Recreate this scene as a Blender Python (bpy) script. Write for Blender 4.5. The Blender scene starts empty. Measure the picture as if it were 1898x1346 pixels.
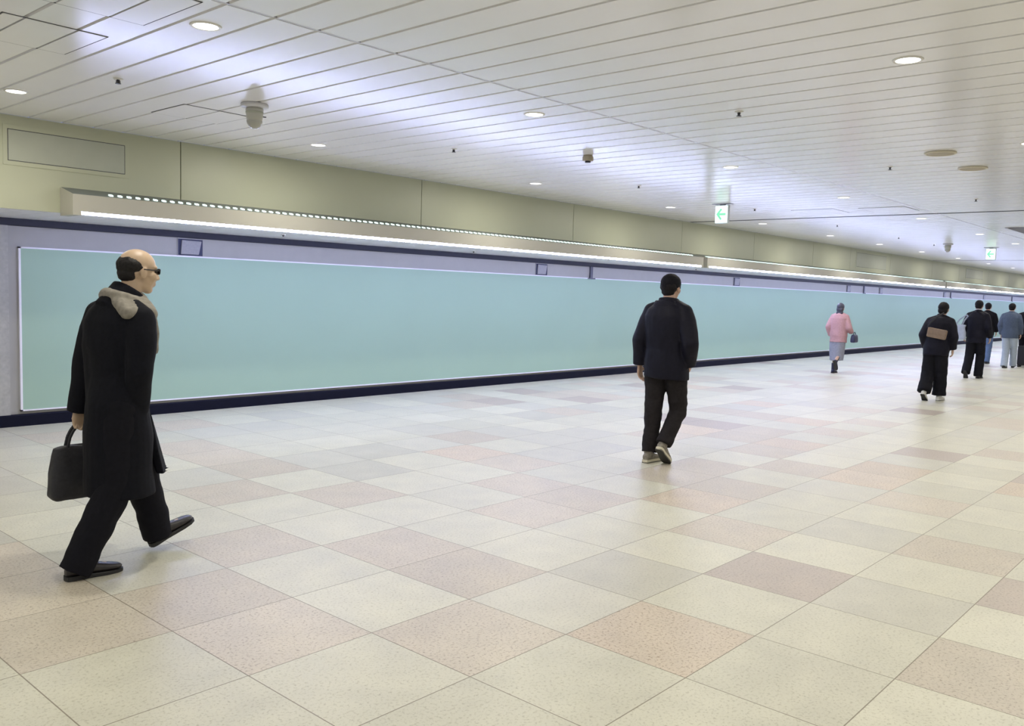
import bpy, bmesh, math, random
from mathutils import Vector, Matrix, noise

random.seed(7)
C = bpy.context.scene.collection
SC = bpy.context.scene

# ------------------------------------------------------------------ camera
CAM = Vector((0.0, 0.0, 1.4937))
right = Vector((0.66594, -0.74535, 0.03078))
up = Vector((0.03979, 0.07673, 0.99626))
fwd = Vector((0.74444, 0.66265, -0.08159))
fwd.normalize(); right = (right - fwd * right.dot(fwd)).normalized(); up = right.cross(fwd)
cam_data = bpy.data.cameras.new('camera')
cam_data.sensor_width = 36.0
cam_data.lens = 1599.8 / 1898.0 * 36.0
cam_data.clip_end = 300
cam = bpy.data.objects.new('camera', cam_data)
C.objects.link(cam)
m = Matrix((right, up, -fwd)).transposed().to_4x4()
m.translation = CAM
cam.matrix_world = m
SC.camera = cam

# ------------------------------------------------------------------ world, exposure
w = bpy.data.worlds.new('world'); SC.world = w
w.use_nodes = True
bg = w.node_tree.nodes['Background']
bg.inputs[0].default_value = (0.70, 0.76, 1.0, 1)
bg.inputs[1].default_value = 0.36
SC.view_settings.view_transform = 'Standard'
SC.view_settings.look = 'None'
SC.view_settings.gamma = 1.0
SC.view_settings.exposure = 0.0
SC.view_settings.use_curve_mapping = False

DOWNLIGHT_W = 16.5
DOWNLIGHT_COL = (1.0, 0.955, 0.86)
STRIP_L = 80.0
STRIP_COL = (0.51, 0.56, 1.0)

# ------------------------------------------------------------------ layout constants (metres)
ZC = 2.852          # ceiling
YW = 9.418          # wall with the billboard
YF = 8.102          # fascia of the bulkhead
ZS = 2.070          # bulkhead soffit
SX, SP = 2.275, 0.2678   # slat joints
YSEAM = 3.961
TX0, TY0, TS = 1.739, 2.850, 0.6   # floor tile grid
XA, XB = -6.0, 62.0


# ------------------------------------------------------------------ materials
def mat(name, col, rough=0.5, metal=0.0, spec=0.5, noise_amt=0.0, noise_scale=30.0, emit=None, emit_s=0.0,
        coat=0.0, bump=0.0):
    M = bpy.data.materials.new(name); M.use_nodes = True
    nt = M.node_tree; b = nt.nodes['Principled BSDF']
    b.inputs['Base Color'].default_value = (*col, 1)
    b.inputs['Roughness'].default_value = rough
    b.inputs['Metallic'].default_value = metal
    b.inputs['Specular IOR Level'].default_value = spec
    if coat:
        b.inputs['Coat Weight'].default_value = coat
        b.inputs['Coat Roughness'].default_value = 0.1
    if noise_amt or bump:
        tc = nt.nodes.new('ShaderNodeTexCoord')
        n = nt.nodes.new('ShaderNodeTexNoise'); n.inputs['Scale'].default_value = noise_scale
        n.inputs['Detail'].default_value = 5
        nt.links.new(tc.outputs['Object'], n.inputs['Vector'])
        if noise_amt:
            r = nt.nodes.new('ShaderNodeMapRange')
            r.inputs['From Min'].default_value = 0.25; r.inputs['From Max'].default_value = 0.75
            r.inputs['To Min'].default_value = 1 - noise_amt; r.inputs['To Max'].default_value = 1 + noise_amt
            nt.links.new(n.outputs['Fac'], r.inputs['Value'])
            mx = nt.nodes.new('ShaderNodeVectorMath'); mx.operation = 'SCALE'
            mx.inputs[0].default_value = col
            nt.links.new(r.outputs['Result'], mx.inputs['Scale'])
            nt.links.new(mx.outputs['Vector'], b.inputs['Base Color'])
        if bump:
            bp = nt.nodes.new('ShaderNodeBump'); bp.inputs['Strength'].default_value = bump
            bp.inputs['Distance'].default_value = 0.004
            nt.links.new(n.outputs['Fac'], bp.inputs['Height'])
            nt.links.new(bp.outputs['Normal'], b.inputs['Normal'])
    if emit:
        b.inputs['Emission Color'].default_value = (*emit, 1)
        b.inputs['Emission Strength'].default_value = emit_s
    return M


def tile_mat(name, col, speck, speck_amt):
    """polished granite floor tile: fine speckle, cloudy tone, per-tile tone, thin brown joints"""
    M = bpy.data.materials.new(name); M.use_nodes = True
    nt = M.node_tree; N = nt.nodes; L = nt.links; b = N['Principled BSDF']
    b.inputs['Roughness'].default_value = 0.38
    b.inputs['Specular IOR Level'].default_value = 0.45
    geo = N.new('ShaderNodeNewGeometry')
    sep = N.new('ShaderNodeSeparateXYZ'); L.new(geo.outputs['Position'], sep.inputs[0])

    def math_(op, a, bb=None):
        k = N.new('ShaderNodeMath'); k.operation = op
        for i, v in enumerate((a, bb)):
            if v is None: continue
            if isinstance(v, (int, float)): k.inputs[i].default_value = v
            else: L.new(v, k.inputs[i])
        return k.outputs[0]
    us = []
    edges = []
    for ax, o in (('X', TX0), ('Y', TY0)):
        u = math_('DIVIDE', math_('SUBTRACT', sep.outputs[ax], o), TS)
        us.append(math_('FLOOR', u))
        fr = math_('FRACT', u)
        e = math_('MINIMUM', fr, math_('SUBTRACT', 1.0, fr))
        edges.append(e)
    joint = math_('LESS_THAN', math_('MINIMUM', edges[0], edges[1]), 0.0040)
    comb = N.new('ShaderNodeCombineXYZ'); L.new(us[0], comb.inputs[0]); L.new(us[1], comb.inputs[1])
    wn = N.new('ShaderNodeTexWhiteNoise'); wn.noise_dimensions = '2D'; L.new(comb.outputs[0], wn.inputs['Vector'])
    tone = N.new('ShaderNodeMapRange'); tone.inputs['To Min'].default_value = 0.93; tone.inputs['To Max'].default_value = 1.05
    L.new(wn.outputs['Value'], tone.inputs['Value'])
    n1 = N.new('ShaderNodeTexNoise'); n1.inputs['Scale'].default_value = 4.5; n1.inputs['Detail'].default_value = 5
    L.new(geo.outputs['Position'], n1.inputs['Vector'])
    cl = N.new('ShaderNodeMapRange'); cl.inputs['From Min'].default_value = .3; cl.inputs['From Max'].default_value = .7
    cl.inputs['To Min'].default_value = 0.93; cl.inputs['To Max'].default_value = 1.04
    L.new(n1.outputs['Fac'], cl.inputs['Value'])
    n2 = N.new('ShaderNodeTexNoise'); n2.inputs['Scale'].default_value = 75; n2.inputs['Detail'].default_value = 4
    n2.inputs['Roughness'].default_value = .7
    L.new(geo.outputs['Position'], n2.inputs['Vector'])
    sp = N.new('ShaderNodeMapRange'); sp.inputs['From Min'].default_value = 0.52; sp.inputs['From Max'].default_value = 0.68
    sp.inputs['To Min'].default_value = 0; sp.inputs['To Max'].default_value = speck_amt
    L.new(n2.outputs['Fac'], sp.inputs['Value'])
    mix = N.new('ShaderNodeMix'); mix.data_type = 'RGBA'
    mix.inputs['A'].default_value = (*col, 1); mix.inputs['B'].default_value = (*speck, 1)
    L.new(sp.outputs[0], mix.inputs['Factor'])
    sc = N.new('ShaderNodeVectorMath'); sc.operation = 'SCALE'
    L.new(mix.outputs['Result'], sc.inputs[0]); L.new(math_('MULTIPLY', tone.outputs[0], cl.outputs[0]), sc.inputs['Scale'])
    mj = N.new('ShaderNodeMix'); mj.data_type = 'RGBA'; mj.inputs['B'].default_value = (0.16, 0.125, 0.07, 1)
    L.new(math_('MULTIPLY', joint, 0.8), mj.inputs['Factor']); L.new(sc.outputs[0], mj.inputs['A'])
    L.new(mj.outputs['Result'], b.inputs['Base Color'])
    rr = N.new('ShaderNodeMapRange'); rr.inputs['To Min'].default_value = .32; rr.inputs['To Max'].default_value = .46
    L.new(n1.outputs['Fac'], rr.inputs['Value']); L.new(rr.outputs[0], b.inputs['Roughness'])
    return M


MT = {}
MT['tile0'] = tile_mat('cream_tile', (0.68, 0.665, 0.54), (0.36, 0.34, 0.23), 0.65)
MT['tile1'] = tile_mat('pink_tile', (0.645, 0.585, 0.475), (0.26, 0.20, 0.13), 0.8)
MT['tile2'] = tile_mat('grey_tile', (0.63, 0.615, 0.515), (0.34, 0.32, 0.25), 0.6)
MT['tile3'] = tile_mat('peach_tile', (0.68, 0.59, 0.465), (0.28, 0.19, 0.10), 0.95)
MT['tile4'] = tile_mat('brown_tile', (0.54, 0.475, 0.405), (0.25, 0.19, 0.14), 0.75)
MT['slat'] = mat('white_enamel_slat', (0.88, 0.88, 0.89), 0.21, spec=0.55, noise_amt=0.015, noise_scale=3)
MT['gap'] = mat('dark_gap', (0.07, 0.07, 0.085), 0.8)
MT['joiner'] = mat('grey_joiner', (0.55, 0.55, 0.6), 0.4)
MT['fascia'] = mat('olive_fascia', (0.49, 0.505, 0.37), 0.42, spec=0.4, noise_amt=0.03, noise_scale=2.0)
MT['panelgrey'] = mat('grey_green_panel', (0.435, 0.455, 0.37), 0.45, noise_amt=0.04, noise_scale=6)
MT['soffit'] = mat('white_soffit', (0.88, 0.89, 0.95), 0.3)
MT['wallwhite'] = mat('white_wall_panel', (0.37, 0.365, 0.335), 0.45, noise_amt=0.03, noise_scale=8)
MT['pier'] = mat('grey_stone_pier', (0.40, 0.40, 0.37), 0.6, noise_amt=0.12, noise_scale=25)
MT['rail'] = mat('dark_rail', (0.022, 0.024, 0.04), 0.5, spec=.3)
MT['post'] = mat('grey_post', (0.08, 0.085, 0.12), 0.45)
MT['base'] = mat('dark_base', (0.006, 0.007, 0.018), 0.6, spec=.12)
MT['teal'] = mat('teal_vinyl', (0.35, 0.50, 0.392), 0.55, spec=0.3, noise_amt=0.012, noise_scale=1.5)
MT['frame'] = mat('white_frame', (0.85, 0.85, 0.92), 0.35)
MT['housing'] = mat('cream_metal', (0.47, 0.455, 0.385), 0.36, spec=0.5)
MT['ledbed'] = mat('led_bed', (0.17, 0.19, 0.18), 0.5)
MT['led'] = mat('led_glow', (0.8, 0.9, 0.9), 0.4, emit=(0.72, 1.0, 0.92), emit_s=1.6)
MT['ledline'] = mat('led_line_glow', (0.8, 0.9, 0.9), 0.4, emit=(0.72, 1.0, 0.92), emit_s=.8)
MT['strip'] = mat('strip_glow', (0.8, 0.8, 0.9), 0.4, emit=STRIP_COL, emit_s=STRIP_L)
MT['lens'] = mat('downlight_glow', (0.9, 0.9, 0.9), 0.4, emit=(1.0, 0.98, 0.95), emit_s=7.0)
MT['ring'] = mat('white_ring', (0.78, 0.77, 0.72), 0.4)
MT['camshell'] = mat('grey_camera_shell', (0.50, 0.50, 0.44), 0.3)
MT['camflange'] = mat('white_flange', (0.66, 0.66, 0.68), 0.35)
MT['smoke'] = mat('smoked_dome', (0.42, 0.42, 0.37), 0.12, coat=0.5)
MT['tan'] = mat('tan_plastic', (0.42, 0.37, 0.27), 0.5)
MT['cream'] = mat('cream_plastic', (0.62, 0.58, 0.45), 0.4)
MT['dark'] = mat('dark_plastic', (0.03, 0.03, 0.035), 0.5)
MT['greymetal'] = mat('grey_metal', (0.30, 0.30, 0.33), 0.45, metal=0.5)
MT['navy'] = mat('navy_recess', (0.02, 0.025, 0.075), 0.5)
MT['spk'] = mat('grey_speaker_cloth', (0.33, 0.33, 0.35), 0.6, noise_amt=0.08, noise_scale=40)
MT['sign'] = mat('sign_glow', (0.8, 0.95, 0.9), 0.3, emit=(0.78, 1.0, 0.95), emit_s=.98)
MT['signgreen'] = mat('sign_green', (0.1, 0.6, 0.3), 0.3, emit=(0.32, 0.80, 0.52), emit_s=0.75)
MT['signcase'] = mat('sign_case', (0.55, 0.62, 0.66), 0.3)
for _n in ('led', 'ledline', 'lens'):
    MT[_n].cycles.emission_sampling = 'NONE'


# ------------------------------------------------------------------ mesh helpers
def obj(name, bm, mats, parent=None, smooth=False, recalc=True):
    if recalc: bmesh.ops.recalc_face_normals(bm, faces=bm.faces)
    me = bpy.data.meshes.new(name); bm.to_mesh(me); bm.free()
    for mm in (mats if isinstance(mats, (list, tuple)) else [mats]):
        me.materials.append(mm)
    if smooth:
        for p in me.polygons: p.use_smooth = True
    o = bpy.data.objects.new(name, me); C.objects.link(o)
    if parent: o.parent = parent
    return o


def struct(name, bm, mats, smooth=False):
    o = obj(name, bm, mats, None, smooth); o['kind'] = 'structure'; return o


def thing(name, label, cat, loc=(0, 0, 0), rotz=0.0, group=None):
    o = bpy.data.objects.new(name, None); C.objects.link(o)
    o.empty_display_size = 0.1
    o.location = loc; o.rotation_euler = (0, 0, rotz); o['label'] = label; o['category'] = cat
    if group: o['group'] = group
    return o


def tag(o, label, cat, group=None):
    o['label'] = label; o['category'] = cat
    if group: o['group'] = group
    return o


def dup(root, loc, label):
    r = root.copy(); C.objects.link(r); r.location = loc; r['label'] = label
    for ch in list(root.children):
        c = ch.copy(); C.objects.link(c); c.parent = r
        for g in ch.children:
            d = g.copy(); C.objects.link(d); d.parent = c
    return r


def box(bm, x0, x1, y0, y1, z0, z1, mi=0, M=None):
    vs = [bm.verts.new(Vector((x, y, z)) if M is None else M @ Vector((x, y, z)))
          for x in (x0, x1) for y in (y0, y1) for z in (z0, z1)]
    for f in ((0, 1, 3, 2), (4, 6, 7, 5), (0, 4, 5, 1), (2, 3, 7, 6), (0, 2, 6, 4), (1, 5, 7, 3)):
        fa = bm.faces.new([vs[i] for i in f]); fa.material_index = mi
    return vs


def bevel(bm, amt, seg=2):
    bmesh.ops.bevel(bm, geom=list(bm.edges), offset=amt, segments=seg, profile=0.5, affect='EDGES')


def prism(bm, poly, axis, a0, a1, mi=0):
    """extrude a 2D polygon along an axis; poly is in the two other axes in xyz order"""
    def P(p, t):
        if axis == 0: return (t, p[0], p[1])
        if axis == 1: return (p[0], t, p[1])
        return (p[0], p[1], t)
    A = [bm.verts.new(P(p, a0)) for p in poly]; B = [bm.verts.new(P(p, a1)) for p in poly]
    n = len(poly)
    fs = [bm.faces.new(A), bm.faces.new(B[::-1])]
    for i in range(n): fs.append(bm.faces.new((A[i], A[(i + 1) % n], B[(i + 1) % n], B[i])))
    for f in fs: f.material_index = mi


def lathe(bm, prof, n=28, c=(0, 0, 0), mi=0):
    rings = []
    for r, z in prof:
        if r < 1e-6: rings.append([bm.verts.new((c[0], c[1], c[2] + z))])
        else: rings.append([bm.verts.new((c[0] + r * math.cos(2 * math.pi * k / n), c[1] + r * math.sin(2 * math.pi * k / n), c[2] + z)) for k in range(n)])
    for a, b in zip(rings, rings[1:]):
        for k in range(n):
            k2 = (k + 1) % n
            if len(a) == 1 and len(b) == 1: continue
            if len(a) == 1: f = bm.faces.new((a[0], b[k], b[k2]))
            elif len(b) == 1: f = bm.faces.new((a[k], b[0], a[k2]))
            else: f = bm.faces.new((a[k], b[k], b[k2], a[k2]))
            f.material_index = mi


def loft(bm, rings, n=24, power=2.0, step=0.03):
    """rings: (centre, side vector, front vector); flat caps"""
    R = []
    if step:
        fine = [rings[0]]
        for (c0, a0, b0), (c1, a1, b1) in zip(rings, rings[1:]):
            c0, a0, b0, c1, a1, b1 = (Vector(q) for q in (c0, a0, b0, c1, a1, b1))
            k = max(1, math.ceil((c1 - c0).length / step))
            for i in range(1, k + 1): fine.append((c0.lerp(c1, i / k), a0.lerp(a1, i / k), b0.lerp(b1, i / k)))
        rings = fine
        def cap(r):
            k = max(1, math.ceil(max(Vector(r[1]).length, Vector(r[2]).length) / step))
            return [(r[0], Vector(r[1]) * (i / k), Vector(r[2]) * (i / k)) for i in range(k - 1, 0, -1)] + [(r[0], Vector(r[1]) * .02, Vector(r[2]) * .02)]
        rings = cap(rings[0])[::-1] + rings + cap(rings[-1])
    for c, a, b in rings:
        c = Vector(c); a = Vector(a); b = Vector(b); ring = []
        for k in range(n):
            t = 2 * math.pi * k / n; ct, st = math.cos(t), math.sin(t)
            ct = math.copysign(abs(ct) ** (2 / power), ct); st = math.copysign(abs(st) ** (2 / power), st)
            ring.append(bm.verts.new(c + a * ct + b * st))
        R.append(ring)
    for p, q in zip(R, R[1:]):
        for k in range(n): bm.faces.new((p[k], p[(k + 1) % n], q[(k + 1) % n], q[k]))
    bm.faces.new(R[0][::-1]); bm.faces.new(R[-1])


def frame_of(d):
    d = d.normalized()
    h = Vector((0, 0, 1)) if abs(d.z) < 0.9 else Vector((1, 0, 0))
    a = d.cross(h).normalized(); b = a.cross(d).normalized()
    return a, b


def cone(bm, p0, r0, p1, r1, n=20):
    p0, p1 = Vector(p0), Vector(p1); a, b = frame_of(p1 - p0)
    loft(bm, [(p0, a * r0, b * r0), (p1, a * r1, b * r1)], n)


def ball(bm, c, r, R=None, n=16):
    c = Vector(c); r = Vector((r, r, r)) if isinstance(r, (int, float)) else Vector(r)
    M = Matrix.Translation(c) @ (R.to_4x4() if R else Matrix.Identity(4)) @ Matrix.Diagonal((*r, 1))
    nu, nv = n + 4, max(6, n)
    rings = [[bm.verts.new(M @ Vector((0, 0, 1)))]]
    for a in range(1, nv):
        th = math.pi * a / nv
        rings.append([bm.verts.new(M @ Vector((math.sin(th) * math.cos(2 * math.pi * k / nu), math.sin(th) * math.sin(2 * math.pi * k / nu), math.cos(th)))) for k in range(nu)])
    rings.append([bm.verts.new(M @ Vector((0, 0, -1)))])
    for p, q in zip(rings, rings[1:]):
        for k in range(nu):
            k2 = (k + 1) % nu
            if len(p) == 1: bm.faces.new((p[0], q[k], q[k2]))
            elif len(q) == 1: bm.faces.new((p[k], q[0], p[k2]))
            else: bm.faces.new((p[k], q[k], q[k2], p[k2]))


def capsule(bm, p0, r0, p1, r1, n=18):
    cone(bm, p0, r0, p1, r1, n); ball(bm, p0, r0, n=12); ball(bm, p1, r1, n=12)


def chain(bm, pts):
    for (p, r), (q, s) in zip(pts, pts[1:]): capsule(bm, p, r, q, s)


def fused(name, bm, material, parent, voxel=0.008, smooth=4, wr=0.0, wscale=9.0, stretch=(1, 1, 1)):
    """fuse the overlapping closed shapes of a bmesh into ONE continuous skin"""
    bmesh.ops.recalc_face_normals(bm, faces=bm.faces)
    me = bpy.data.meshes.new(name + '_raw'); bm.to_mesh(me); bm.free()
    o = bpy.data.objects.new(name + '_raw', me); C.objects.link(o)
    r = o.modifiers.new('r', 'REMESH'); r.mode = 'VOXEL'; r.voxel_size = voxel; r.use_smooth_shade = True
    if smooth:
        s = o.modifiers.new('s', 'SMOOTH'); s.factor = 0.5; s.iterations = smooth
    dg = bpy.context.evaluated_depsgraph_get(); dg.update()
    ev = o.evaluated_get(dg)
    out = bpy.data.meshes.new_from_object(ev)
    bpy.data.objects.remove(o); bpy.data.meshes.remove(me)
    out.name = name
    if wr:
        st = Vector(stretch)
        nrm = [v.normal.copy() for v in out.vertices]
        for v, vn in zip(out.vertices, nrm):
            p = v.co * wscale; p = Vector((p.x * st.x, p.y * st.y, p.z * st.z))
            d = noise.noise(p) * wr + noise.noise(p * 2.3 + Vector((5, 1, 9))) * wr * 0.5
            v.co += vn * d
    out.materials.clear(); out.materials.append(material)
    for p in out.polygons: p.use_smooth = True
    ob = bpy.data.objects.new(name, out); C.objects.link(ob); ob.parent = parent
    return ob


# ------------------------------------------------------------------ floor
def cell_types():
    t = {}
    for k in ((1, -3), (2, -2), (2, -1), (0, -2), (0, -1), (2, 0), (5, 0), (6, 2), (3, 3), (-1, -2), (-1, -3), (1, 0),
              (3, -6), (2, -5), (3, -4), (6, -4), (5, -3), (5, -2), (4, -2), (9, -1), (10, -2), (8, 1), (13, -2), (13, 1), (8, -2)): t[k] = 1
    for k in ((2, 0), (4, -6), (4, -5), (6, -6), (7, -4), (8, 0), (17, -4), (16, 0), (3, 0), (4, 2), (6, 1), (0, -3)): t[k] = 2
    for k in ((2, 1), (6, -1), (9, 0), (10, 0), (14, -3), (10, 2)): t[k] = 3
    for k in ((4, 1), (5, 3), (12, 0)): t[k] = 4
    for k in ((1, -1), (1, -2), (3, -2), (2, -3), (0, 0), (1, 1), (0, 1), (1, 2), (2, 2), (3, 2), (3, 1), (4, 0), (5, 1),
              (5, 2), (7, 2), (4, 3), (6, 3), (-1, -1), (-2, -2), (0, -4), (1, -4), (-1, 0), (-2, -1), (11, -1), (9, -7),
              (9, -4), (4, -3), (9, 2), (6, 0), (15, -1), (3, -1), (4, -1), (7, 1), (7, 0), (2, -4), (3, -3), (3, -5), (1, -5)): t[k] = 0
    t[(1, 0)] = 1; t[(2, 0)] = 2
    return t


def build_floor():
    types = cell_types()
    bm = bmesh.new()
    i0, i1 = math.floor((XA - TX0) / TS), math.ceil((XB - TX0) / TS)
    j0, j1 = -12, 20
    V = {}
    def v(i, j):
        if (i, j) not in V:
            V[(i, j)] = bm.verts.new((TX0 + TS * i, min(TY0 - TS * j, YW + 0.05), 0))
        return V[(i, j)]
    rnd = random.Random(3)
    for i in range(i0, i1):
        for j in range(j0, j1):
            r = rnd.random()
            k = types.get((i, j))
            if k is None: k = 0 if r < 0.58 else 2 if r < 0.78 else 1 if r < 0.94 else 3 if r < 0.97 else 4
            f = bm.faces.new((v(i, j), v(i, j + 1), v(i + 1, j + 1), v(i + 1, j))); f.material_index = k
    o = obj('floor', bm, [MT['tile%d' % k] for k in range(5)], recalc=False)
    o['kind'] = 'structure'
    if o.data.polygons[0].normal.z < 0: o.data.flip_normals()


build_floor()


# ------------------------------------------------------------------ ceiling of long enamel slats
def build_ceiling():
    bm = bmesh.new()
    k0, k1 = math.floor((XA - SX) / SP), math.ceil((XB - SX) / SP)
    g = 0.0075
    joints = (13.83, 28.2, 42.6)
    for k in range(k0, k1):
        x0, x1 = SX + SP * k + g, SX + SP * (k + 1) - g
        segs = [(x0, x1)]
        for xj in joints:
            new = []
            for a, b in segs:
                if b < xj - .04 or a > xj + .04: new.append((a, b))
                else:
                    if xj - .04 - a > .01: new.append((a, xj - .04))
                    if b - xj - .04 > .01: new.append((xj + .04, b))
            segs = new
        for a, b in segs:
            for y0, y1 in ((-9.0, -4.0), (-3.99, YSEAM - 0.012), (YSEAM + 0.012, YF + 0.004)):
                prism(bm, [(a, ZC + 0.012), (a + .004, ZC), (b - .004, ZC), (b, ZC + 0.012), (b, ZC + 0.02), (a, ZC + .02)], 1, y0, y1, 0)
    box(bm, XA, XB, -9.0, YF, ZC + 0.03, ZC + 0.05, 1)
    box(bm, XA, XB, YSEAM - .006, YSEAM + .008, ZC + .001, ZC + .02, 2)
    struct('ceiling', bm, [MT['slat'], MT['gap'], MT['joiner']])
    for n, xj in enumerate(joints):
        bm = bmesh.new(); box(bm, xj - .022, xj + .022, -9, YF - 0.004, ZC - .004, ZC + .02)
        struct('trim_%d' % (n + 4), bm, MT['gap'])


build_ceiling()


# ------------------------------------------------------------------ bulkhead, soffit, walls
FJ = [-5.6, -2.2, 1.0, 4.175, 7.318, 10.397, 13.543, 16.35, 19.28, 21.55, 24.45, 28.2, 31.1, 34.9, 38.0, 41.1, 44.2, 47.3, 50.4, 53.5, 56.6, 59.7, XB]


def build_walls():
    bm = bmesh.new()
    for a, b in zip(FJ, FJ[1:]):
        box(bm, a + .005, b - .005, YF, YF + .02, ZS, ZC - .003)
    box(bm, FJ[0], XB, YF + .021, YF + .05, ZS + .002, ZC, 1)
    struct('wall_upper', bm, [MT['fascia'], MT['gap']])
    # soffit: narrow slats running to the wall
    bm = bmesh.new()
    x = XA
    while x < XB:
        box(bm, x + .002, x + .198, YF + .05, YW, ZS + .001, ZS + .012, 0); x += .2
    box(bm, XA, XB, YF + .05, YW, ZS + .016, ZS + .03, 1)
    struct('trim_1', bm, [MT['soffit'], MT['joiner']])
    # dark rail where soffit and wall meet
    bm = bmesh.new()
    prism(bm, [(YW - .03, 1.998), (YW - .034, 2.005), (YW - .034, ZS), (YW, ZS), (YW, 1.998)], 0, XA, XB)
    struct('trim_2', bm, MT['rail'])
    # wall
    bm = bmesh.new()
    box(bm, 3.056, XB, YW, YW + .15, 0, ZS)
    struct('wall_back', bm, MT['wallwhite'])
    bm = bmesh.new()
    box(bm, XA, 3.056, YW - .03, YW + .15, 0, 1.998)
    struct('wall_left', bm, MT['pier'])
    bm = bmesh.new()
    prism(bm, [(YW, 0), (YW - .045, 0), (YW - .045, .108), (YW - .036, .119), (YW, .119)], 0, XA, XB)
    struct('baseboard_back', bm, MT['base'])
    # posts in the white band over the billboard
    bm = bmesh.new()
    for xj in (12.64, 26.24, 35.22, 45.0):
        box(bm, xj - .035, xj + .035, YW - .03, YW, 1.79, 2.0)
        box(bm, xj - .11, xj + .11, YW - .034, YW, 1.775, 1.795)
    struct('trim_3', bm, MT['post'])


build_walls()

# ------------------------------------------------------------------ billboard
bb = thing('billboard', 'very long blank teal advertising billboard set low along the wall', 'billboard', (3.15, YW, 0.15))
bm = bmesh.new(); box(bm, 0.02, 57.0, -.022, 0, 0.014, 1.63); obj('panel', bm, MT['teal'], bb)
bm = bmesh.new()
box(bm, 0, .02, -.03, 0, 0, 1.645); box(bm, 0, 57.0, -.03, 0, 1.63, 1.645); box(bm, 0, 57.0, -.03, 0, 0, .014)
obj('frame', bm, MT['frame'], bb)['label'] = 'thin white frame'


# ------------------------------------------------------------------ light troughs on the bulkhead
def trough(x0, x1, label, leds, led0, led1, cap):
    t = thing('light_trough', label, 'light', (x0, YF - .003, 0), 0, 'light troughs along the bulkhead')
    Ln = x1 - x0
    d = 0.275
    bm = bmesh.new()
    prism(bm, [(0, 2.070), (-d + .1, 2.070), (-d + .1, 2.075), (-d, 2.075), (-d, 2.222), (-.03, 2.288), (0, 2.288)], 0, 0, Ln)
    prism(bm, [(-d, 2.043), (0, 2.043), (0, 2.0699), (-d + .1, 2.0699), (-d + .1, 2.0749), (-d, 2.0749)], 0, 0, .07)
    prism(bm, [(-d, 2.043), (0, 2.043), (0, 2.0699), (-d + .1, 2.0699), (-d + .1, 2.0749), (-d, 2.0749)], 0, Ln - .07, Ln)
    obj('housing', bm, MT['housing'], t)
    # dark sloping top bed
    bm = bmesh.new()
    prism(bm, [(-d - .001, 2.2225), (-.03, 2.2890), (-.03, 2.2915), (-d - .001, 2.2250)], 0, .0, Ln)
    obj('led_bed', bm, MT['ledbed'], t)
    bm = bmesh.new()
    x = .07
    while x < Ln - .075:
        e = min(x + 1.0, Ln - .07)
        prism(bm, [(-d + .012, 2.052), (-d + .045, 2.052), (-d + .045, 2.074), (-d + .006, 2.074), (-d + .006, 2.058)], 0, x, e)
        x = e
    obj('lamp_strip', bm, MT['strip'], t)['label'] = 'bright white lamp strip'
    def led_bm(xs):
        b = bmesh.new()
        for xx in xs:
            y, z = -d + .042, 2.2250 + .042 * .27
            vs = box(b, xx - .015, xx + .015, y - .017, y + .017, z - .004, z + .012)
            for q in vs: q.co.z += (q.co.y - y) * .27
        return b
    n = int((led1 - led0) / .0815)
    xs = [led0 - x0 + .0815 * k for k in range(n)]
    if leds:
        proto = obj('led', led_bm([0]), MT['led'], t)
        proto.location.x = xs[0]
        for k in range(1, min(100, n)):
            c = proto.copy(); C.objects.link(c); c.parent = t; c.location.x = xs[k]
        if n > 100:
            o = obj('led_row', led_bm(xs[100:]), MT['led'], t); o['kind'] = 'stuff'
    else:
        b = bmesh.new()
        prism(b, [(-d + .02, 2.2245 + .02 * .27), (-d + .064, 2.2245 + .064 * .27), (-d + .064, 2.236 + .064 * .27), (-d + .02, 2.236 + .02 * .27)], 0, led0 - x0, led1 - x0)
        obj('led_row', b, MT['ledline'], t)
    return t


trough(3.06, 13.86, 'nearest long light trough with a dotted row of white lights on top', True, 3.40, 13.62, True)
trough(14.0, 28.70, 'second light trough, starting just right of the green arrow sign', False, 14.02, 28.5, True)
trough(28.8, 43.3, 'third light trough, far along the bulkhead toward the right edge', False, 28.82, 43.1, True)
trough(43.4, 58.0, 'most distant light trough, at the far end of the bulkhead', False, 43.42, 57.8, True)

# ------------------------------------------------------------------ access panels in the bulkhead and hatches in the ceiling
def wall_panel(x0, x1, z0, z1, label):
    t = thing('access_panel', label, 'access panel', ((x0 + x1) / 2, YF, z0), 0, 'access panels in the bulkhead')
    hw = (x1 - x0) / 2; h = z1 - z0
    bm = bmesh.new(); box(bm, -hw + .006, hw - .006, -.006, 0.0, .006, h - .006); obj('panel', bm, MT['panelgrey'], t)
    bm = bmesh.new()
    for a, b, c, d in ((-hw, hw, 0, .006), (-hw, hw, h - .006, h), (-hw, -hw + .006, 0, h), (hw - .006, hw, 0, h)): box(bm, a, b, -.004, 0, c, d)
    obj('gasket', bm, MT['gap'], t)
    bm = bmesh.new(); o = .035
    for a, b, c, d in ((-hw - o, hw + o, -o, 0), (-hw - o, hw + o, h, h + o), (-hw - o, -hw, 0, h), (hw, hw + o, 0, h)): box(bm, a, b, -.005, 0, c, d)
    obj('frame', bm, MT['fascia'], t)


wall_panel(2.645, 3.632, 2.47, 2.735, 'rectangular access panel in the bulkhead at the far left, over the trough end')
wall_panel(21.96, 24.11, 2.40, 2.757, 'small distant access panel in the bulkhead, nearer of the two at right')
wall_panel(31.93, 34.1, 2.455, 2.757, 'faint farthest access panel in the bulkhead near the right edge')


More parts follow.
